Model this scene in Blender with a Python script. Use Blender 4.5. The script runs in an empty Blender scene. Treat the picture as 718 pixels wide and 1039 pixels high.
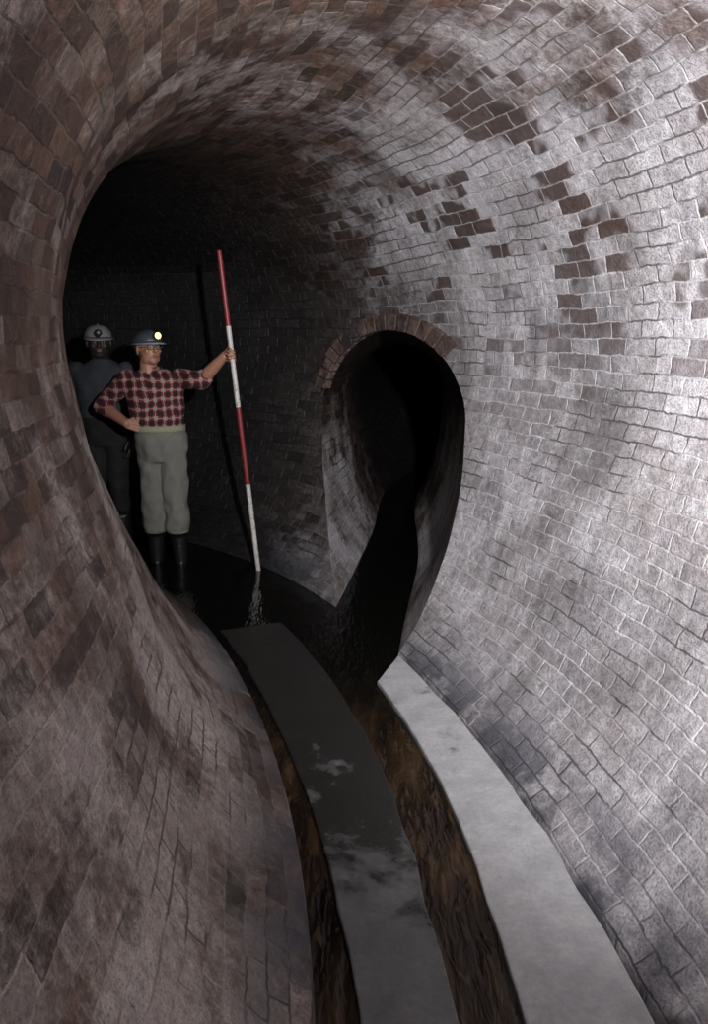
import bpy, bmesh, math, random
import numpy as np
from mathutils import Vector, Matrix, noise
random.seed(4)
scene = bpy.context.scene
scene.view_settings.view_transform = 'Standard'
scene.view_settings.look = 'None'
scene.view_settings.exposure = 0
scene.view_settings.gamma = 1
COL = scene.collection

# ------------------------------------------------------------------ node helper
class NT:
    def __init__(s, name):
        s.m = bpy.data.materials.new(name); s.m.use_nodes = True
        s.t = s.m.node_tree; s.t.nodes.clear()
        s.out = s.t.nodes.new('ShaderNodeOutputMaterial')
        s.b = s.t.nodes.new('ShaderNodeBsdfPrincipled')
        s.t.links.new(s.b.outputs[0], s.out.inputs[0])
    def n(s, typ, **kw):
        nd = s.t.nodes.new(typ)
        for k, v in kw.items(): setattr(nd, k, v)
        return nd
    def put(s, sock, v):
        if isinstance(v, bpy.types.NodeSocket): s.t.links.new(v, sock)
        elif v is not None:
            if isinstance(v, tuple) and len(v) == 3 and sock.type == 'RGBA': v = v + (1,)
            sock.default_value = v
    def math(s, op, a, b=None, c=None, clamp=False):
        nd = s.n('ShaderNodeMath', operation=op, use_clamp=clamp)
        s.put(nd.inputs[0], a)
        if b is not None: s.put(nd.inputs[1], b)
        if c is not None: s.put(nd.inputs[2], c)
        return nd.outputs[0]
    def mix(s, f, a, b, mode='MIX'):
        nd = s.n('ShaderNodeMixRGB', blend_type=mode)
        s.put(nd.inputs[0], f); s.put(nd.inputs[1], a); s.put(nd.inputs[2], b)
        return nd.outputs[0]
    def noise(s, vec, scale, detail=3, rough=.55, dist=0.0):
        nd = s.n('ShaderNodeTexNoise')
        if vec is not None: s.put(nd.inputs['Vector'], vec)
        nd.inputs['Scale'].default_value = scale; nd.inputs['Detail'].default_value = detail
        nd.inputs['Roughness'].default_value = rough; nd.inputs['Distortion'].default_value = dist
        return nd
    def scaled(s, vec, sc, off=(0, 0, 0)):
        nd = s.n('ShaderNodeMapping'); s.put(nd.inputs[0], vec); nd.inputs['Scale'].default_value = sc; nd.inputs['Location'].default_value = off
        return nd.outputs[0]
    def ramp(s, f, stops, interp='LINEAR'):
        nd = s.n('ShaderNodeValToRGB'); r = nd.color_ramp; r.interpolation = interp
        while len(r.elements) < len(stops): r.elements.new(0.5)
        for e, (p, c) in zip(r.elements, stops):
            e.position = p
            e.color = (c, c, c, 1) if not isinstance(c, tuple) else (c if len(c) == 4 else c + (1,))
        s.put(nd.inputs[0], f); return nd.outputs[0]
    def mapr(s, v, a, b, c=0.0, d=1.0, smooth=False):
        nd = s.n('ShaderNodeMapRange'); nd.clamp = True
        if smooth: nd.interpolation_type = 'SMOOTHSTEP'
        s.put(nd.inputs[0], v)
        for i, x in zip((1, 2, 3, 4), (a, b, c, d)): nd.inputs[i].default_value = x
        return nd.outputs[0]
    def bump(s, h, dist, strength=1.0, normal=None):
        nd = s.n('ShaderNodeBump'); s.put(nd.inputs['Height'], h)
        nd.inputs['Distance'].default_value = dist; s.put(nd.inputs['Strength'], strength)
        if normal is not None: s.put(nd.inputs['Normal'], normal)
        return nd.outputs[0]
    def set(s, **kw):
        for k, v in kw.items(): s.put(s.b.inputs[k.replace('_', ' ')], v)

def plain(name, col, rough=.6, var=.25, scale=40, bump=.002, **kw):
    t = NT(name); co = t.n('ShaderNodeTexCoord').outputs['Object']
    nz = t.noise(co, scale, 4)
    c = t.mix(nz.outputs[0], tuple(x*(1-var) for x in col), tuple(min(1, x*(1+var)) for x in col))
    t.set(Base_Color=c, Roughness=rough, Normal=t.bump(nz.outputs[0], bump, .6))
    for k, v in kw.items(): t.put(t.b.inputs[k.replace('_', ' ')], v)
    return t.m

# ------------------------------------------------------------------ path of the tunnels
S0, S1, DS = -4.0, 15.0, 0.01
HT = [(-4, -2), (0, 0), (1, 2), (1.5, 4.5), (2.1, 9), (2.7, 14.5), (3.2, 18), (3.7, 21), (4.6, 29), (5.2, 38), (6, 50), (7, 62), (8, 72), (10, 85), (15, 92)]
SS = np.arange(S0, S1+DS/2, DS)
PH = np.radians(np.interp(SS, [a for a, b in HT], [b for a, b in HT]))
ker = np.ones(41)/41
PH = np.convolve(np.pad(PH, 20, mode='edge'), ker, mode='valid')
PX = np.cumsum(-np.sin(PH))*DS; PY = np.cumsum(np.cos(PH))*DS
i0 = int(round((0-S0)/DS)); PX += .345-PX[i0]; PY += 0-PY[i0]
def mp(s):
    x = np.interp(s, SS, PX); y = np.interp(s, SS, PY); h = np.interp(s, SS, PH)
    return x, y, h
R, ZC, BL = 1.03, 1.5, 1.62
ZB = -.12
def W(z):
    if z >= ZC: return math.sqrt(max(0, R*R-(z-ZC)**2))
    if z >= 0:
        e = R*math.sqrt(1-((ZC-z)/BL)**2)
        k = (ZC-z)/ZC
        return e - .05*math.sin(math.pi*min(1, k))**2*(k > .0)
    return W(0)+.22*z
def profile(Wf, zc, r, ztop, zlow, n1, n2):
    half = []
    for i in range(n1+1):
        a = math.pi/2*i/n1; half.append((r*math.sin(a), zc+r*math.cos(a)))
    for i in range(1, n2+1):
        t = i/n2; z = zc*(1-math.sin(t*math.pi/2)*.45-t*.55); z = max(z, 0)
        half.append((Wf(z), z))
    half.append((Wf(ZB), ZB)); half.append((0, ZB))
    v = [0]
    for a, b in zip(half, half[1:]): v.append(v[-1]+math.dist(a, b))
    loop = [(-w, z, -vv) for (w, z), vv in reversed(list(zip(half, v)))] + [(w, z, vv) for (w, z), vv in list(zip(half, v))[1:]]
    return loop
main_prof = profile(W, ZC, R, 0, 0, 26, 26)
R2, ZC2, B2 = .50, 1.03, 1.135
def W2(z):
    if z >= ZC2: return math.sqrt(max(0, R2*R2-(z-ZC2)**2))
    if z >= 0: return R2*math.sqrt(1-((ZC2-z)/B2)**2)
    return W2(0)+.2*z
side_prof = profile(W2, ZC2, R2, 0, 0, 20, 20)
SH = [(0, -6), (.6, -7), (1.4, -9), (2.4, -6), (3.5, -3), (4.5, -8), (6, -28), (8, -55), (11, -80)]
SS2 = np.arange(0, 11, .01)
PH2 = np.radians(np.interp(SS2, [a for a, b in SH], [b for a, b in SH]))
PH2 = np.convolve(np.pad(PH2, 30, mode='edge'), np.ones(61)/61, mode='valid')
QX = -.035+np.cumsum(-np.sin(PH2))*.01; QY = 3.25+np.cumsum(np.cos(PH2))*.01
def sp(s):
    return float(np.interp(s, SS2, QX)), float(np.interp(s, SS2, QY)), float(np.interp(s, SS2, PH2))

def sweep_solid(name, frames, prof, mats, mi, amp, taper=None):
    me = bpy.data.meshes.new(name); bm = bmesh.new(); uvl = bm.loops.layers.uv.new('UVMap')
    n = len(prof)-1
    rings = []
    for (s, x, y, h) in frames:
        cr, sr = math.cos(h), math.sin(h); ring = []
        kt = taper(s) if taper else 1
        for j in range(n):
            w, z, v = prof[j]
            k = 1.0 if z > .1 else 0.0
            d = amp*k*(noise.noise(Vector((s*1.3+7, v*1.3, mi*9.)))+.35*noise.noise(Vector((s*4+7, v*4, mi*9.))))
            if abs(w) > 1e-6 or z > 1:
                L = math.hypot(w, z-ZC*.8) or 1
                w2 = w+d*w/L; z2 = z+d*(z-ZC*.8)/L
            else: w2, z2 = w, z
            w2 *= kt
            if z > ZC2 and taper: z2 = ZC2+(z2-ZC2)*kt
            ring.append(bm.verts.new((x+cr*w2, y+sr*w2, z2)))
        rings.append(ring)
    for i in range(len(rings)-1):
        for j in range(n):
            j2 = (j+1) % n
            f = bm.faces.new((rings[i][j], rings[i][j2], rings[i+1][j2], rings[i+1][j]))
            f.material_index = mi; f.smooth = True
            s0, s1 = frames[i][0], frames[i+1][0]; v0, v1 = prof[j][2], prof[j+1][2]
            for l, uv in zip(f.loops, ((s0, v0), (s0, v1), (s1, v1), (s1, v0))): l[uvl].uv = uv
    for rg, s in ((rings[0], frames[0][0]), (rings[-1], frames[-1][0])):
        f = bm.faces.new(rg); f.material_index = mi
        for l in f.loops: l[uvl].uv = (s, l.vert.co.z)
    bmesh.ops.recalc_face_normals(bm, faces=bm.faces)
    bm.to_mesh(me); bm.free()
    for m in mats: me.materials.append(m)
    ob = bpy.data.objects.new(name, me); COL.objects.link(ob); return ob

# ------------------------------------------------------------------ brick material
def brick_mat(name, kind):
    t = NT(name)
    uvn = t.n('ShaderNodeUVMap'); uvn.uv_map = 'UVMap'; uv = uvn.outputs[0]
    sep = t.n('ShaderNodeSeparateXYZ'); t.put(sep.inputs[0], uv)
    u, v = sep.outputs[0], sep.outputs[1]
    vec = uv
    for sc, amp in ((2.2, (.07, .035, 0)), (9, (.026, .020, 0)), (42, (.011, .010, 0)), (110, (.005, .005, 0))):
        wn = t.noise(uv, sc, 2)
        vm = t.n('ShaderNodeVectorMath', operation='MULTIPLY_ADD')
        t.put(vm.inputs[0], wn.outputs['Color']); vm.inputs[1].default_value = amp; t.put(vm.inputs[2], vec); vec = vm.outputs[0]
    def brick(msize, smooth):
        b = t.n('ShaderNodeTexBrick'); t.put(b.inputs['Vector'], vec)
        b.offset = .5; b.squash = 1
        t.put(b.inputs['Color1'], (0, 0, 0)); t.put(b.inputs['Color2'], (1, 1, 1)); t.put(b.inputs['Mortar'], (.5, .5, .5))
        b.inputs['Scale'].default_value = 1; b.inputs['Mortar Size'].default_value = msize
        b.inputs['Mortar Smooth'].default_value = smooth
        b.inputs['Brick Width'].default_value = .168; b.inputs['Row Height'].default_value = .064
        return b
    rnd = brick(0, 0).outputs['Color']
    mort = brick(.0055, .8).outputs['Fac']
    low = t.noise(uv, .9, 2).outputs[0]
    mid = t.noise(uv, 3.6, 5, .62).outputs[0]
    clus = t.noise(t.scaled(uv, (1, 1, 1), (31, 17, 0)), 2.3, 3, .6).outputs[0]
    grime = t.noise(t.scaled(uv, (1, 1, 1), (5, 47, 0)), 1.7, 5, .68).outputs[0]
    fine = t.noise(uv, 30, 6, .75).outputs[0]
    grit = t.noise(uv, 120, 4, .75).outputs[0]
    streak = t.noise(t.scaled(uv, (9, 1.1, 1)), 1.0, 5, .65).outputs[0]
    bc = t.ramp(rnd, [(0, (.040, .024, .018)), (.3, (.088, .048, .034)), (.55, (.145, .077, .053)), (.8, (.110, .080, .064)), (1, (.175, .115, .088))])
    if kind == 'main':
        bc = t.mix(t.mapr(v, .6, 1.4, 0, .75), bc, t.mix(rnd, (.075, .066, .072), (.19, .175, .185)))
    bc = t.mix(t.mapr(fine, .36, .66), t.mix(1, bc, (.5, .5, .5), 'MULTIPLY'), t.mix(1, bc, (1.5, 1.5, 1.5), 'MULTIPLY'))
    bc = t.mix(t.mapr(grit, .53, .72, 0, .4), bc, (.25, .215, .185))
    if kind == 'main':
        vn = t.mapr(v, -3.5, 3.5)
        zone = t.ramp(vn, [(0, .42), (.12, .48), (.22, .34), (.33, .20), (.42, .18), (.5, .32), (.58, .56), (.64, .74), (.72, .98), (.85, .98), (1, .74)], 'B_SPLINE')
        zone = t.math('MULTIPLY', zone, t.mapr(u, 4.0, 5.6, 1.0, .15, True))  # less pale deposit past the junction, adding to the painted dimming there
    else:
        zone = t.math('MULTIPLY', t.mapr(u, 2.2, 5.5, .60, .12), t.mapr(t.math('ABSOLUTE', v), .5, 1.3, .15, 1))  # pale deposit kept low and near the mouth, helping the painted shade
    dsum = t.math('ADD', t.math('MULTIPLY', low, .75), t.math('MULTIPLY', mid, .95))
    dsum = t.math('ADD', dsum, t.math('MULTIPLY', rnd, .20))
    dsum = t.math('ADD', dsum, t.math('MULTIPLY', fine, .48))
    dsum = t.math('ADD', dsum, zone)
    dep = t.mapr(dsum, 1.42, 1.84, 0, 1, True)
    dcol = t.mix(t.mapr(mid, .32, .68), (.30, .29, .30), (.56, .55, .57))
    dcol = t.mix(t.mapr(t.math('ADD', low, t.math('MULTIPLY', streak, .6)), .70, .92), dcol, (.84, .83, .86))
    dcol = t.mix(t.mapr(fine, .34, .66), t.mix(1, dcol, (.46, .44, .45), 'MULTIPLY'), dcol)
    dcol = t.mix(t.mapr(grit, .5, .32, 0, .75), dcol, t.mix(1, dcol, (.45, .42, .42), 'MULTIPLY'))
    dcol = t.mix(t.math('MULTIPLY', rnd, .50), dcol, t.mix(1, dcol, (.58, .53, .55), 'MULTIPLY'))
    if kind == 'main':
        dcol = t.mix(t.mapr(v, .8, -.8), dcol, t.mix(1, dcol, (.84, .76, .67), 'MULTIPLY'))
    col = t.mix(t.math('MULTIPLY', dep, .93), bc, dcol)
    mcol = t.mix(dep, (.20, .172, .152), (.62, .61, .62))
    if kind == 'main':
        mcol = t.mix(t.mapr(v, .6, -.8), mcol, t.mix(1, mcol, (.80, .73, .66), 'MULTIPLY'))
    mvis = t.math('MULTIPLY', t.mapr(fine, .36, .56, .2, .85), t.mapr(clus, .35, .56, .45, 1.0))
    col = t.mix(t.math('MULTIPLY', mort, mvis), col, mcol)
    col = t.mix(t.math('MULTIPLY', mort, t.mapr(clus, .50, .43, 0, .8)), col, (.030, .024, .020))
    col = t.mix(t.mapr(grime, .46, .66, 0, .62), col, t.mix(1, col, (.42, .37, .33), 'MULTIPLY'))
    if kind == 'main':
        zc_ = t.ramp(vn, [(0, 0), (.48, 0), (.56, .9), (.67, 1), (.74, .6), (.80, 0), (1, 0)])
        k = t.math('ADD', t.math('MULTIPLY', clus, 1.0), t.math('MULTIPLY', rnd, .30))
        k = t.math('ADD', k, t.math('MULTIPLY', fine, .12))
        sp_ = t.math('MULTIPLY', t.mapr(k, .775, .82), zc_)
        sp_ = t.math('MULTIPLY', sp_, t.math('SUBTRACT', 1, t.math('MULTIPLY', mort, .6)))
        col = t.mix(t.math('MULTIPLY', sp_, .92), col, t.mix(rnd, (.025, .015, .012), (.055, .028, .020)))
        foot = t.mapr(t.math('ABSOLUTE', v), 2.95, 3.3, 0, 1, True)
        fs = t.math('MULTIPLY', foot, t.mapr(mid, .40, .55))
        col = t.mix(t.math('MULTIPLY', fs, .85), col, t.mix(low, (.025, .025, .028), (.042, .050, .08)))
        far = t.mapr(u, 4.0, 5.6, 0, .84, True)  # light falloff painted into the brick colour beyond the junction
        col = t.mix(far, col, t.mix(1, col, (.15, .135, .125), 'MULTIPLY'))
        far_shade = t.mapr(u, 4.9, 6.3, 0, .96, True)  # near-black colour stands in for the unlit bend behind the men
        col = t.mix(far_shade, col, (.002, .0018, .0018))
    else:
        far = t.mapr(u, 2.6, 5.0, 0, .94, True)  # darkness of the unlit side tunnel painted in with depth
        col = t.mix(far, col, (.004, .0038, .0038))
        top_shade = t.mapr(t.math('ABSOLUTE', v), 1.3, .6, 0, .9, True)  # shade under the side tunnel crown painted into the brick
        col = t.mix(top_shade, col, t.mix(1, col, (.10, .09, .085), 'MULTIPLY'))
    h = t.math('MULTIPLY', mort, -.42)
    h = t.math('ADD', h, t.math('MULTIPLY', fine, 1.3))
    h = t.math('ADD', h, t.math('MULTIPLY', rnd, .24))
    h = t.math('ADD', h, t.math('MULTIPLY', grit, .5))
    h = t.math('ADD', h, t.math('MULTIPLY', mid, 1.5))
    ro = t.mapr(fine, .3, .7, .32, .60)
    t.set(Base_Color=col, Roughness=ro, Normal=t.bump(h, .010, .85))
    t.b.inputs['Specular IOR Level'].default_value = .6
    return t.m
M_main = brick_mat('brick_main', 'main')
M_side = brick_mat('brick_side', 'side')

fr = []
s = -3.6
while s < 13.5:
    x, y, h = mp(s); fr.append((s, float(x), float(y), float(h))); s += .1
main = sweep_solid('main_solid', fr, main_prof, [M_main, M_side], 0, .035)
fr2 = []
s = 0
while s < 10.5:
    x, y, h = sp(s); fr2.append((s, x, y, h)); s += .1
tap = lambda s: float(1-.2*(lambda q: q*q*(3-2*q))(min(1, max(0, (s-1.9)/1.6))))
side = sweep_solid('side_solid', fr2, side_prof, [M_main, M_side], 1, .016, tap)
md = main.modifiers.new('b', 'BOOLEAN'); md.operation = 'UNION'; md.object = side; md.solver = 'EXACT'
dg = bpy.context.evaluated_depsgraph_get()
um = bpy.data.meshes.new_from_object(main.evaluated_get(dg))
bpy.data.objects.remove(main); bpy.data.objects.remove(side)

def split(name, pred):
    bm = bmesh.new(); bm.from_mesh(um); uvl = bm.loops.layers.uv.get('UVMap')
    dele = []
    for f in bm.faces:
        v = sum(l[uvl].uv[1] for l in f.loops)/len(f.loops)
        if not pred(f, v): dele.append(f)
    bmesh.ops.delete(bm, geom=dele, context='FACES')
    for f in bm.faces: f.smooth = True
    bmesh.ops.reverse_faces(bm, faces=bm.faces)
    me = bpy.data.meshes.new(name); bm.to_mesh(me); bm.free()
    for m in um.materials: me.materials.append(m)
    ob = bpy.data.objects.new(name, me); COL.objects.link(ob); return ob
VF = main_prof[-2][2]-.001
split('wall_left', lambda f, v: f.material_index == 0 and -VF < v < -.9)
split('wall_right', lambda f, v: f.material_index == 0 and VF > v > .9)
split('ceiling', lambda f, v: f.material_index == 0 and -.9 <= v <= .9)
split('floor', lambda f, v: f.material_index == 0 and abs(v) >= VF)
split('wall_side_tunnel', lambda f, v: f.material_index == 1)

# ------------------------------------------------------------------ water
t = NT('drain_water')
geo = t.n('ShaderNodeNewGeometry').outputs['Position']
sp3 = t.n('ShaderNodeSeparateXYZ'); t.put(sp3.inputs[0], geo)
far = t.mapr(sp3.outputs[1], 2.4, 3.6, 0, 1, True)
mpn = t.n('ShaderNodeMapping'); mpn.inputs['Scale'].default_value = (4.0, 1, 1); mpn.inputs['Rotation'].default_value = (0, 0, -.15); t.put(mpn.inputs[0], geo)
st = t.noise(mpn.outputs[0], 3.0, 3, .5, .3).outputs[0]
st2 = t.noise(mpn.outputs[0], 9, 2, .5, .4).outputs[0]
c = t.ramp(st, [(.32, (.007, .005, .004)), (.5, (.020, .013, .008)), (.68, (.050, .030, .015))])
c = t.mix(t.mapr(st2, .58, .70, 0, .5), c, (.09, .055, .027))
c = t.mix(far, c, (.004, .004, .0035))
hh = t.math('ADD', st, t.math('MULTIPLY', st2, .8))
calm = t.mapr(sp3.outputs[1], 2.8, 4.6, .8, .16, True)
t.set(Base_Color=c, Roughness=.07, IOR=1.33, Normal=t.bump(hh, .016, calm))
M_water = t.m
ZW = -.028
bm = bmesh.new(); bm.from_mesh(um)
res = bmesh.ops.bisect_plane(bm, geom=bm.verts[:]+bm.edges[:]+bm.faces[:], plane_co=(0, 0, ZW), plane_no=(0, 0, 1), clear_outer=False, clear_inner=False)
cut = [g for g in res['geom_cut'] if isinstance(g, bmesh.types.BMEdge)]
b2 = bmesh.new(); vm = {}
for e in cut:
    vs = []
    for v in e.verts:
        if v not in vm: vm[v] = b2.verts.new(v.co)
        vs.append(vm[v])
    b2.edges.new(vs)
bmesh.ops.remove_doubles(b2, verts=b2.verts, dist=.0005)
bmesh.ops.triangle_fill(b2, use_beauty=True, use_dissolve=False, edges=b2.edges)
for f in b2.faces:
    if f.normal.z < 0: f.normal_flip()
me = bpy.data.meshes.new('drain_water'); b2.to_mesh(me); me.materials.append(M_water)
b2.free(); bm.free()
COL.objects.link(bpy.data.objects.new('drain_water', me))

# ------------------------------------------------------------------ benches
def conc(name, base, wet, y0, y1):
    t = NT(name); geo = t.n('ShaderNodeNewGeometry').outputs['Position']
    sx = t.n('ShaderNodeSeparateXYZ'); t.put(sx.inputs[0], geo)
    a = t.noise(geo, 3.2, 5, .65, .3).outputs[0]; b = t.noise(geo, 60, 5, .75).outputs[0]; d = t.noise(geo, 9, 5, .65).outputs[0]
    far = t.mapr(sx.outputs[1], y0, y1, 0, 1)
    k = t.math('ADD', a, t.math('MULTIPLY', d, .35))
    k = t.math('ADD', k, t.math('MULTIPLY', far, wet[1]))
    wetm = t.mapr(k, wet[0], wet[0]+.16, 0, 1, True)
    c = t.mix(t.mapr(b, .3, .7), tuple(x*.72 for x in base), base)
    c = t.mix(t.mapr(d, .35, .65, 0, .6), c, tuple(x*.5 for x in base))
    c = t.mix(t.math('MULTIPLY', wetm, .92), c, (.014, .0125, .0115))
    ro = t.mapr(wetm, 0, 1, .75, .16)
    t.set(Base_Color=c, Roughness=ro, Normal=t.bump(t.math('ADD', b, d), .006, .6))
    return t.m
M_cr = conc('concrete_pale', (.43, .43, .44), (.76, .07), 2.4, 3.4)
M_cl = conc('concrete_grey', (.14, .14, .142), (.70, .42), 1.8, 3.0)
def bench(name, s0, s1, fl, frt, mat, ztilt, tipcut, z0=0.0):
    bm = bmesh.new(); N = 90; K = 8; prev = None
    for i in range(N+1):
        t_ = i/N; s = s0+(s1-s0)*t_
        row = []
        for k in range(K+1):
            q = k/K
            ss = s + tipcut*(q)*max(0, (t_-.8)/.2)
            x, y, h = mp(ss)
            a, b = fl(ss), frt(ss)
            a += .010*noise.noise(Vector((ss*5, 1, 0))); b += .010*noise.noise(Vector((ss*5, 9, 0)))
            o = a+(b-a)*q
            z = z0+ztilt*(q-.5)+.003*noise.noise(Vector((ss*4, q*2, 3)))
            row.append(bm.verts.new((x+math.cos(h)*o, y+math.sin(h)*o, z)))
        lo0 = bm.verts.new((row[0].co.x, row[0].co.y, -.119)); lo1 = bm.verts.new((row[-1].co.x, row[-1].co.y, -.119))
        row = [lo0]+row+[lo1]
        if prev:
            for k in range(len(row)-1): bm.faces.new((prev[k], prev[k+1], row[k+1], row[k]))
            bm.faces.new((prev[-1], prev[0], row[0], row[-1]))
        else: bm.faces.new(row)
        prev = row
    bm.faces.new(prev[::-1])
    bmesh.ops.recalc_face_normals(bm, faces=bm.faces)
    me = bpy.data.meshes.new(name); bm.to_mesh(me); bm.free(); me.materials.append(mat)
    ob = bpy.data.objects.new(name, me); COL.objects.link(ob)
    bv = ob.modifiers.new('bevel', 'BEVEL'); bv.width = .006; bv.segments = 2; bv.limit_method = 'ANGLE'; bv.angle_limit = 1.0
    return ob
def smo(tab):
    xs = np.arange(-4, 6, .05); ys = np.interp(xs, [a for a, b in tab], [b for a, b in tab])
    ys = np.convolve(np.pad(ys, 5, mode='edge'), np.ones(11)/11, mode='valid')
    return lambda s: float(np.interp(s, xs, ys))
bench('concrete_bench', -3.4, 3.30, smo([(-4, .07), (1.5, .084), (2.2, .130), (2.6, .152), (3.4, .185)]), lambda s: .372, M_cr, .010, .22, -.003)
bench('concrete_bench', -3.4, 4.2, smo([(-4, -.27), (1.4, -.275), (2.2, -.310), (3.0, -.335), (5, -.34)]), smo([(-4, -.07), (1.5, -.06), (2.0, -.055), (2.6, -.02), (3.4, .0), (5, .01)]), M_cl, -.008, 0, -.014)

# ------------------------------------------------------------------ voussoir arch round the side tunnel mouth
def inside_main(p):
    i = int(np.argmin((PX-p[0])**2+(PY-p[1])**2)); h = PH[i]
    o = (p[0]-PX[i])*math.cos(h)+(p[1]-PY[i])*math.sin(h)
    if p[2] > ZC+R: return False, h, o
    return abs(o) < W(p[2]), h, o
def hit(a, r):
    lo, hi = .2, 4.5
    def pt(s):
        x, yy, h = sp(s); w = r*math.sin(a)*tap(s)
        return Vector((x+math.cos(h)*w, yy+math.sin(h)*w, ZC2+r*math.cos(a)*tap(s)))
    for _ in range(40):
        mdl = (lo+hi)/2
        if inside_main(pt(mdl))[0]: lo = mdl
        else: hi = mdl
    return pt(lo)
def nrm_main(c):
    _, h, o = inside_main(c)
    return Vector((-math.cos(h), -math.sin(h), -max(0, c.z-ZC)*.9)).normalized()
bm = bmesh.new()
A0, A1, NB = math.radians(-78), math.radians(46), 16
for i in range(NB):
    a0 = A0+(A1-A0)*(i+.06)/NB; a1 = A0+(A1-A0)*(i+.94)/NB
    ro = R2+.104+random.uniform(-.014, .008)
    pts = [hit(a0, R2+.002), hit(a1, R2+.002), hit(a1, ro), hit(a0, ro)]
    c = sum(pts, Vector())/4; nrm = nrm_main(c)
    d = random.uniform(.012, .019)
    fv = [bm.verts.new(p+nrm*d) for p in pts]; bv = [bm.verts.new(p-nrm*.05) for p in pts]
    bm.faces.new(fv); bm.faces.new(bv[::-1])
    for k in range(4): bm.faces.new((fv[k], bv[k], bv[(k+1) % 4], fv[(k+1) % 4]))
bmesh.ops.recalc_face_normals(bm, faces=bm.faces)
me = bpy.data.meshes.new('brick_arch'); bm.to_mesh(me); bm.free()
t = NT('arch_brick'); co = t.n('ShaderNodeTexCoord').outputs['Object']
n1 = t.noise(co, 9, 3).outputs[0]; n2 = t.noise(co, 45, 5, .7).outputs[0]
c = t.ramp(n1, [(.35, (.022, .016, .014)), (.5, (.070, .038, .028)), (.66, (.11, .075, .062))])
c = t.mix(t.mapr(n2, .5, .7, 0, .5), c, (.16, .14, .13))
t.set(Base_Color=c, Roughness=.7, Normal=t.bump(n2, .010, .8))
me.materials.append(t.m)
ob = bpy.data.objects.new('brick_arch', me); COL.objects.link(ob)
bv = ob.modifiers.new('bevel', 'BEVEL'); bv.width = .007; bv.segments = 2

# ------------------------------------------------------------------ people
def V(*a): return Vector(a)
def sph(bm, c, r, rot=None, seg=20):
    m = Matrix.Translation(c) @ (rot.to_4x4() if rot else Matrix()) @ Matrix.Diagonal((r[0], r[1], r[2], 1))
    bmesh.ops.create_uvsphere(bm, u_segments=seg, v_segments=seg//2+2, radius=1, matrix=m)
def limb(bm, p0, p1, r0, r1):
    d = p1-p0; L = d.length
    q = d.to_track_quat('Z', 'Y').to_matrix().to_4x4()
    bmesh.ops.create_cone(bm, cap_ends=True, segments=18, radius1=r0, radius2=r1, depth=L, matrix=Matrix.Translation((p0+p1)/2) @ q)
    sph(bm, p0, (r0,)*3, seg=14); sph(bm, p1, (r1,)*3, seg=14)
def loft(bm, rings, yaw=0, cap=True):
    prev = None; n = 40; first = None
    for (c, rx, ry) in rings:
        ring = []
        for k in range(n):
            a = 2*math.pi*k/n
            cx, sx = math.cos(a), math.sin(a)
            px = rx*math.copysign(abs(cx)**.85, cx); py = ry*math.copysign(abs(sx)**.85, sx)
            ring.append(bm.verts.new((c[0]+px*math.cos(yaw)-py*math.sin(yaw), c[1]+px*math.sin(yaw)+py*math.cos(yaw), c[2])))
        if prev:
            for k in range(n): bm.faces.new((prev[k], prev[(k+1) % n], ring[(k+1) % n], ring[k]))
        else: first = ring
        prev = ring
    if cap: bm.faces.new(first[::-1]); bm.faces.new(prev)
def finish(name, bm, mats, parent, voxel=None, smooth=4, assign=None, disp=None):
    bmesh.ops.recalc_face_normals(bm, faces=bm.faces)
    me = bpy.data.meshes.new(name); bm.to_mesh(me); bm.free()
    ob = bpy.data.objects.new(name, me); COL.objects.link(ob)
    if voxel:
        r = ob.modifiers.new('r', 'REMESH'); r.mode = 'VOXEL'; r.voxel_size = voxel
        sm = ob.modifiers.new('s', 'SMOOTH'); sm.iterations = smooth; sm.factor = .5
        dg = bpy.context.evaluated_depsgraph_get()
        me2 = bpy.data.meshes.new_from_object(ob.evaluated_get(dg)); ob.modifiers.clear(); ob.data = me2; me = me2
        me.materials.clear()
    for m in mats: me.materials.append(m)
    if disp:
        for v in me.vertices: v.co = disp(v.co.copy())
    for p in me.polygons:
        p.use_smooth = True
        if assign: p.material_index = assign(p.center)
    if parent:
        ob.parent = parent; ob.matrix_parent_inverse = parent.matrix_world.inverted()
    return ob

M_skin = plain('skin', (.31, .15, .10), .5, .12, 60, .001)
M_skin2 = plain('skin_shaded', (.04, .022, .016), .5, .12, 60, .001)  # second man's skin, darkened in colour for the shadow he stands in
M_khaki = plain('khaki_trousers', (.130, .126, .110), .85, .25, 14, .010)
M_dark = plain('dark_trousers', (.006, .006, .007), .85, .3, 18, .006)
M_boot = plain('rubber_boot', (.006, .006, .007), .45, .3, 10, .002)
M_belt = plain('canvas_belt', (.22, .23, .15), .8, .2, 40, .002)
M_pale_shaded = plain('pale_blue_shirt_shaded', (.028, .032, .038), .85, .25, 12, .008)  # pale shirt with its shadow put into the base colour
M_hair = plain('grey_hair', (.07, .06, .055), .8, .4, 90, .004)
M_beard = plain('dark_beard', (.012, .009, .007), .8, .4, 90, .004)
M_hatw = plain('white_helmet', (.19, .19, .205), .35, .06, 20, .001)
M_hatd = plain('blue_helmet', (.05, .056, .075), .4, .2, 20, .001)
M_brim = plain('helmet_brim', (.22, .25, .28), .4, .2, 20, .001)
M_eye = plain('eye_white', (.3, .28, .26), .2, .02, 20, 0)
M_iris = plain('eye_iris', (.02, .015, .01), .2, .02, 20, 0)
M_frame = plain('spectacle_frame', (.015, .012, .01), .3, .1, 20, 0)
M_lip = plain('lips', (.20, .08, .065), .5, .1, 60, .001)
M_blk = plain('black_plastic', (.02, .02, .02), .4, .2, 20, .001)
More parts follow.
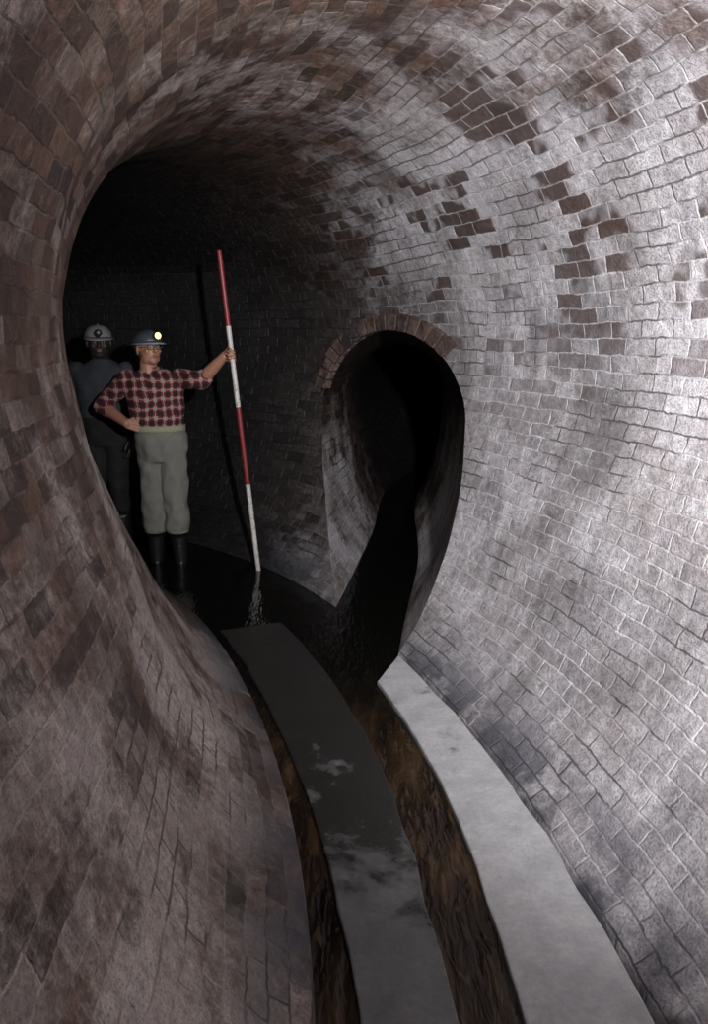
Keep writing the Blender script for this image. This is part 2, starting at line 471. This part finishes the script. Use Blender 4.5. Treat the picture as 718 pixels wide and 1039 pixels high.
t = NT('lamp_lens'); t.set(Base_Color=(1, .9, .4), Emission_Color=(1, .70, .18)); t.b.inputs['Emission Strength'].default_value = 3
M_lens = t.m
t = NT('plaid_shirt'); co = t.n('ShaderNodeTexCoord').outputs['Object']
sx = t.n('ShaderNodeSeparateXYZ'); t.put(sx.inputs[0], co)
def stripe(val, per, duty, ph=0.0):
    f = t.math('FRACT', t.math('ADD', t.math('DIVIDE', val, per), ph)); return t.math('LESS_THAN', f, duty)
wb = t.noise(co, 8, 2).outputs[0]
xx = t.math('ADD', t.math('ADD', sx.outputs[0], t.math('MULTIPLY', sx.outputs[1], .45)), t.math('MULTIPLY', wb, .05))
zz = t.math('ADD', sx.outputs[2], t.math('MULTIPLY', wb, -.06))
P = .060
a = stripe(xx, P, .55); b = stripe(zz, P, .55)
sm_ = t.math('MULTIPLY', t.math('ADD', a, b), .5)
c = t.ramp(sm_, [(0, (.26, .18, .165)), (.4, (.12, .015, .015)), (.9, (.016, .006, .008))], 'CONSTANT')
wl = t.math('MAXIMUM', stripe(xx, P, .07, .25), stripe(zz, P, .07, .25))
c = t.mix(wl, c, (.28, .21, .20))
nz = t.noise(co, 14, 4).outputs[0]
t.set(Base_Color=c, Roughness=.9, Normal=t.bump(nz, .02, .9)); M_plaid = t.m

def make_head(parent, c, yaw, pitch, sc, skin, helmet, brimmat, beard, hair, glasses, lamp):
    Rm = Matrix.Translation(c) @ Matrix.Rotation(yaw, 4, 'Z') @ Matrix.Rotation(pitch, 4, 'X') @ Matrix.Scale(sc, 4)
    def done(name, bm, mats, vox=None, sm=3, assign=None):
        if vox:
            ob = finish(name, bm, mats, None, vox, sm, assign)
            ob.data.transform(Rm)
        else:
            ob = finish(name, bm, mats, None); ob.data.transform(Rm)
        ob.parent = parent; ob.matrix_parent_inverse = parent.matrix_world.inverted(); return ob
    bm = bmesh.new()
    sph(bm, V(0, .012, .025), (.074, .092, .088), seg=28)
    sph(bm, V(0, -.020, -.022), (.063, .062, .085), seg=28)
    sph(bm, V(0, -.050, -.082), (.030, .026, .022))
    sph(bm, V(-.036, -.010, -.060), (.024, .048, .036)); sph(bm, V(.036, -.010, -.060), (.024, .048, .036))
    limb(bm, V(0, -.078, .012), V(0, -.099, -.022), .007, .0115)
    sph(bm, V(-.009, -.089, -.026), (.008, .009, .007)); sph(bm, V(.009, -.089, -.026), (.008, .009, .007))
    for sgn in (-1, 1):
        sph(bm, V(sgn*.028, -.070, .024), (.024, .013, .007))
        sph(bm, V(sgn*.036, -.052, -.020), (.024, .022, .020))
        sph(bm, V(sgn*.076, .008, -.008), (.008, .019, .030), Matrix.Rotation(sgn*.35, 3, 'Z'))
    sph(bm, V(0, -.078, -.049), (.021, .008, .0045)); sph(bm, V(0, -.076, -.058), (.018, .008, .005))
    limb(bm, V(0, .018, -.05), V(0, .030, -.15), .052, .058)
    def asg(p):
        if abs(p.x) < .019 and p.y < -.079 and -.061 < p.z < -.045: return 2
        if beard and p.y < -.01 and -.112 < p.z < -.035 and not (abs(p.x) < .02 and p.z > -.045): return 1
        if hair and p.z > -.04 and (p.y > .03): return 1
        return 0
    done('head', bm, [skin, M_beard if beard else M_hair, M_lip], .0034, 4, asg)
    for sgn in (-1, 1):
        bm = bmesh.new(); sph(bm, V(sgn*.029, -.071, .004), (.012, .010, .007)); done('eye', bm, [M_eye])
        bm = bmesh.new(); sph(bm, V(sgn*.029, -.0795, .004), (.005, .003, .005)); done('iris', bm, [M_iris])
    bm = bmesh.new(); sph(bm, V(0, .022, .012), (.078, .088, .080), seg=28)
    bmesh.ops.bisect_plane(bm, geom=bm.verts[:]+bm.edges[:]+bm.faces[:], plane_co=(0, -.004, 0), plane_no=(0, -1, .35), clear_outer=True)
    done('hair', bm, [M_beard if beard else M_hair])
    bm = bmesh.new()
    n = 40; rows = []
    for i in range(11):
        a = math.pi/2*i/10
        if i == 10:
            top = bm.verts.new((0, .006, .118))
            for k in range(n): bm.faces.new((rows[-1][k], rows[-1][(k+1) % n], top))
        else:
            ring = []
            r = math.cos(a)**.8
            for k in range(n):
                b = 2*math.pi*k/n
                ring.append(bm.verts.new((.092*r*math.cos(b), .006+.110*r*math.sin(b), .035+.083*math.sin(a))))
            if rows:
                for k in range(n): bm.faces.new((rows[-1][k], rows[-1][(k+1) % n], ring[(k+1) % n], ring[k]))
            rows.append(ring)
    dome = done('helmet_shell', bm, [helmet])
    sd = dome.modifiers.new('s', 'SOLIDIFY'); sd.thickness = .004
    bm = bmesh.new(); inn = []; out = []
    for k in range(n):
        b = 2*math.pi*k/n; fr_ = max(0, -math.sin(b))
        inn.append(bm.verts.new((.092*math.cos(b), .006+.110*math.sin(b), .038)))
        e = .010+.032*fr_**2
        out.append(bm.verts.new(((.092+e)*math.cos(b), .006+(.110+e)*math.sin(b), .030-.012*fr_)))
    for k in range(n): bm.faces.new((inn[k], inn[(k+1) % n], out[(k+1) % n], out[k]))
    br = done('helmet_brim', bm, [brimmat]); sd = br.modifiers.new('s', 'SOLIDIFY'); sd.thickness = .004
    bm = bmesh.new()
    prev = None
    for i in range(17):
        a = math.radians(15+150*i/16)
        yv = .006-.111*math.cos(a); zv = .035+.086*math.sin(a)
        cur = [bm.verts.new((sx_, yv, zv+dz)) for sx_, dz in ((-.012, -.006), (-.007, .005), (.007, .005), (.012, -.006))]
        if prev:
            for k in range(3): bm.faces.new((prev[k], prev[k+1], cur[k+1], cur[k]))
        prev = cur
    done('helmet_ridge', bm, [helmet])
    if glasses:
        for sgn in (-1, 1):
            bm = bmesh.new(); N = 20; M = 6; g = []
            for i in range(N):
                a = 2*math.pi*i/N; ring = []
                for j in range(M):
                    b = 2*math.pi*j/M; rr = .0022
                    ring.append(bm.verts.new((sgn*.030+(.021+rr*math.cos(b))*math.cos(a), -.091+rr*math.sin(b), .003+(.016+rr*math.cos(b))*math.sin(a))))
                g.append(ring)
            for i in range(N):
                for j in range(M): bm.faces.new((g[i][j], g[(i+1) % N][j], g[(i+1) % N][(j+1) % M], g[i][(j+1) % M]))
            done('spectacle_rim', bm, [M_frame])
            bm = bmesh.new(); limb(bm, V(sgn*.051, -.090, .006), V(sgn*.078, .005, .006), .002, .002); done('spectacle_arm', bm, [M_frame])
        bm = bmesh.new(); limb(bm, V(-.009, -.092, .006), V(.009, -.092, .006), .002, .002); done('spectacle_bridge', bm, [M_frame])
    if lamp:
        bm = bmesh.new()
        q = Matrix.Translation((0, -.125, .068)) @ Matrix.Rotation(math.pi/2, 4, 'X')
        bmesh.ops.create_cone(bm, cap_ends=True, segments=24, radius1=.019, radius2=.026, depth=.035, matrix=q); done('lamp_housing', bm, [M_blk])
        bm = bmesh.new(); sph(bm, V(0, -.143, .068), (.021, .008, .021)); done('lamp_lens', bm, [M_lens if lamp == 2 else M_blk])

def make_arm(name, parent, elbow, wrist, r0, r1, th, fi, palm, curl, thumbc, skin, sc=1.0):
    fi = fi.normalized(); th = (th-fi*th.dot(fi)).normalized()
    pn = palm-fi*palm.dot(fi); pn = (pn-th*pn.dot(th)).normalized()
    def L(x, y, z): return wrist+(th*x+fi*y+pn*z)*sc
    bm = bmesh.new()
    limb(bm, elbow, elbow.lerp(wrist, .35), r0*.92, r0); limb(bm, elbow.lerp(wrist, .35), wrist, r0, r1)
    for x in (-.028, -.010, .010, .028):
        limb(bm, L(x*.7, .008, 0), L(x, .078, 0), .0145*sc, .0125*sc)
    sph(bm, L(.022, .03, .008), (.017*sc, .017*sc, .017*sc))
    segs = {-.030: (.030, .019, .016), -.010: (.038, .025, .019), .010: (.042, .027, .020), .030: (.038, .024, .019)}
    for x, ls in segs.items():
        ang = 0; pl = (x, .080, 0)
        rr = .0095 if x > -.03 else .0082
        for i, l in enumerate(ls):
            ang += curl[i]
            nl = (pl[0]*1.0+(0.03*x if i == 0 else 0), pl[1]+l*math.cos(ang), pl[2]+l*math.sin(ang))
            limb(bm, L(*pl), L(*nl), rr*sc*(1-.08*i), rr*sc*(1-.08*(i+1))); pl = nl
    tp = [(.024, .022, .004)]+thumbc
    for i, (a, b) in enumerate(zip(tp, tp[1:])):
        limb(bm, L(*a), L(*b), (.0135, .011, .010)[i]*sc, (.011, .010, .0085)[i]*sc)
    return finish(name, bm, [skin], parent, .0035, 2)

# ---- man holding the pole --------------------------------------------------
m1 = bpy.data.objects.new('man_in_plaid_shirt', None); m1.location = (-1.29, 5.3, ZB); COL.objects.link(m1)
bpy.context.view_layer.update()
yw = math.radians(12)
bm = bmesh.new()
cx, cy = -1.30, 5.30
loft(bm, [((cx+.02, cy, .68), .14, .11), ((cx+.02, cy, .76), .172, .13), ((cx+.015, cy, .84), .174, .135), ((cx+.005, cy-.005, .905), .160, .13), ((cx, cy-.01, .95), .170, .140),
          ((cx-.005, cy-.01, 1.00), .176, .138), ((cx-.01, cy-.01, 1.10), .186, .132), ((cx-.015, cy, 1.18), .190, .120), ((cx-.015, cy+.005, 1.235), .170, .095),
          ((cx-.02, cy+.01, 1.265), .115, .075), ((cx-.02, cy+.01, 1.30), .062, .06)], yw)
shL = V(-1.150, 5.30, 1.225); shR = V(-1.480, 5.28, 1.220)
elL = V(-.985, 5.20, 1.215); wrL = V(-.812, 5.100, 1.365)
elR = V(-1.675, 5.33, 1.045); wrR = V(-1.475, 5.165, .945)
limb(bm, shL, elL, .066, .060); limb(bm, elL, elL.lerp(wrL, .15), .060, .056)
limb(bm, shR, elR, .066, .058); limb(bm, elR, elR.lerp(wrR, .2), .058, .055)
hipL, hipR = V(-1.220, 5.30, .76), V(-1.350, 5.30, .76)
knL, knR = V(-1.205, 5.265, .40), V(-1.350, 5.275, .40)
anL, anR = V(-1.195, 5.31, -.03), V(-1.365, 5.32, -.03)
for h_, k_, a_ in ((hipL, knL, anL), (hipR, knR, anR)):
    limb(bm, h_, k_, .100, .088); limb(bm, k_, k_.lerp(a_, .38), .088, .086)
    limb(bm, k_.lerp(a_, .35), a_, .060, .047)
    limb(bm, a_+V(0, .02, -.035), a_+V(.02, -.13, -.05), .042, .036)
def as1(p):
    if p.z > .905: return 0
    if p.z > .190: return 2
    return 3
def d1(p):
    k = .006 if p.z > .2 else 0
    if .86 < p.z < .95: k *= .3
    return p+Vector((noise.noise(p*13), noise.noise(p*13+V(5, 5, 5)), 0))*k*2.2+Vector((0, noise.noise(V(p.x*20, p.y*20, p.z*6)), 0))*k
finish('clothed_body', bm, [M_plaid, M_belt, M_khaki, M_boot], m1, .0075, 4, as1, d1)
bm = bmesh.new()
loft(bm, [((cx+.006, cy-.005, .885), .169, .137), ((cx+.005, cy-.005, .888), .173, .141), ((cx+.005, cy-.005, .922), .172, .141), ((cx+.005, cy-.005, .925), .166, .136)], yw, False)
finish('belt', bm, [M_belt], m1)
bm = bmesh.new()
for sgn in (-1, 1):
    c0 = V(cx-.02, cy+.01, 1.30)
    vs = [bm.verts.new(c0+V(*p)) for p in ((sgn*.062, .02, .005), (sgn*.058, -.035, .0), (sgn*.01, -.070, -.030), (sgn*.055, -.105, -.055), (sgn*.095, -.06, -.035), (sgn*.09, .02, -.02))]
    bm.faces.new(vs)
co_ = finish('collar', bm, [M_plaid], m1); sd = co_.modifiers.new('s', 'SOLIDIFY'); sd.thickness = .005
make_head(m1, V(cx-.035, cy-.02, 1.415), math.radians(42), math.radians(-6), 1.0, M_skin, M_hatd, M_brim, False, True, True, 2)
pb, pt_ = V(-.630, 5.105, -.115), V(-.809, 5.000, 2.0)
pd = (pt_-pb).normalized()
pp = pb+(pt_-pb)*((1.375-pb.z)/(pt_.z-pb.z))
fi = V(.84, -.54, 0); fi = (fi-pd*fi.dot(pd)).normalized(); back = pd.cross(fi)
wrL = pp-fi*.088+back*.028
make_arm('forearm_and_hand_left', m1, elL, wrL, .042, .028, pd, fi, -back, (1.0, 1.45, 1.0),
         [(.046, .050, .016), (.052, .082, .034), (.040, .098, .048)], M_skin)
make_arm('forearm_and_hand_right', m1, elR, wrR, .042, .028, V(.1, 0, 1), V(.93, .10, -.25), V(0, 1, .0), (.35, .5, .35),
         [(.048, .045, .012), (.062, .070, .016), (.066, .095, .022)], M_skin)

# ---- bearded man behind ----------------------------------------------------
m2 = bpy.data.objects.new('man_in_white_helmet', None); m2.location = (-1.80, 5.75, ZB); COL.objects.link(m2)
bpy.context.view_layer.update()
bm = bmesh.new(); cx, cy = -1.80, 5.76
loft(bm, [((cx, cy, .72), .13, .10), ((cx, cy, .80), .165, .12), ((cx, cy, .90), .158, .12), ((cx, cy, 1.02), .165, .122), ((cx, cy, 1.13), .182, .125),
          ((cx, cy, 1.22), .188, .115), ((cx, cy+.005, 1.275), .165, .09), ((cx, cy+.01, 1.305), .11, .075), ((cx, cy+.01, 1.34), .062, .06)], .1)
a2 = {}
for sgn, nm in ((1, 'left'), (-1, 'right')):
    sh_ = V(cx+sgn*.172, cy, 1.262); el_ = V(cx+sgn*.235, cy+.01, 1.0); wr_ = V(cx+sgn*.225, cy-.10, .79)
    a2[nm] = (el_, wr_); limb(bm, sh_, el_, .06, .05); limb(bm, el_, el_.lerp(wr_, .8), .05, .04)
    hp, kn, an = V(cx+sgn*.075, cy, .78), V(cx+sgn*.085, cy-.03, .41), V(cx+sgn*.09, cy+.02, -.03)
    limb(bm, hp, kn, .092, .074); limb(bm, kn, an, .072, .05); limb(bm, an+V(0, .02, -.035), an+V(sgn*.02, -.13, -.05), .042, .036)
def as2(p): return 0 if p.z > .93 or abs(p.x-cx) > .19 else (1 if p.z > .25 else 2)
finish('clothed_body', bm, [M_pale_shaded, M_dark, M_boot], m2, .0085, 5, as2, d1)
for nm, (e, w) in a2.items():
    sgn = 1 if nm == 'left' else -1
    make_arm('hand_'+nm, m2, e.lerp(w, .6), w, .032, .026, V(-sgn*.3, -1, -.2), V(0, -.25, -1), V(-sgn, 0, 0), (.35, .45, .3),
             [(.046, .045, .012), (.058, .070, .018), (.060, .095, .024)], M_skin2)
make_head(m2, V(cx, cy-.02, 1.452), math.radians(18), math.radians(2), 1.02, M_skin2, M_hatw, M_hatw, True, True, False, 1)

# ------------------------------------------------------------------ ranging pole
t = NT('pole_paint'); tc = t.n('ShaderNodeTexCoord').outputs['Object']
sx = t.n('ShaderNodeSeparateXYZ'); t.put(sx.inputs[0], tc)
zz = t.math('MAXIMUM', sx.outputs[2], .185)
band = t.math('LESS_THAN', t.math('FRACT', t.math('ADD', zz, -.180)), .5)
nz = t.noise(tc, 45, 4, .7).outputs[0]
c = t.mix(band, (.17, .013, .016), (.45, .43, .41))
c = t.mix(t.mapr(nz, .54, .66, 0, .8), c, (.08, .06, .05))
t.set(Base_Color=c, Roughness=.45); M_pole = t.m
L = (pt_-pb).length
bm = bmesh.new()
secs = [(0, .002), (.07, .012), (.075, .0155)]+[(.075+(L-.085)*i/10, .0155) for i in range(1, 11)]+[(L-.004, .0145), (L, .010)]
rings = []
for z, r in secs:
    rings.append([bm.verts.new((r*math.cos(2*math.pi*k/20), r*math.sin(2*math.pi*k/20), z)) for k in range(20)])
for a, b in zip(rings, rings[1:]):
    for k in range(20): bm.faces.new((a[k], a[(k+1) % 20], b[(k+1) % 20], b[k]))
bm.faces.new(rings[0][::-1]); bm.faces.new(rings[-1])
ob = finish('ranging_pole', bm, [M_pole], None)
ob.matrix_world = Matrix.Translation(pb) @ pd.to_track_quat('Z', 'Y').to_matrix().to_4x4()

# ------------------------------------------------------------------ lights
ld = bpy.data.lights.new('camera_flash', 'SPOT'); ld.energy = 1180; ld.color = (1, .985, 1)
ld.spot_size = math.radians(118); ld.spot_blend = 1; ld.shadow_soft_size = .03
lo = bpy.data.objects.new('camera_flash', ld); lo.location = (.50, .22, 1.88); COL.objects.link(lo)
lo.rotation_euler = (V(1.20, 2.2, 1.90)-lo.location).to_track_quat('-Z', 'Y').to_euler()
w = bpy.data.worlds.new('w'); scene.world = w; w.use_nodes = True
w.node_tree.nodes['Background'].inputs[0].default_value = (0, 0, 0, 1)

# ------------------------------------------------------------------ camera
cd = bpy.data.cameras.new('camera'); cd.sensor_fit = 'VERTICAL'; cd.sensor_height = 36; cd.sensor_width = 24; cd.lens = 28; cd.clip_start = .02
cam = bpy.data.objects.new('camera', cd); cam.location = (0, 0, 1.5); cam.rotation_euler = (math.radians(90-12.5), 0, 0)
COL.objects.link(cam); scene.camera = cam
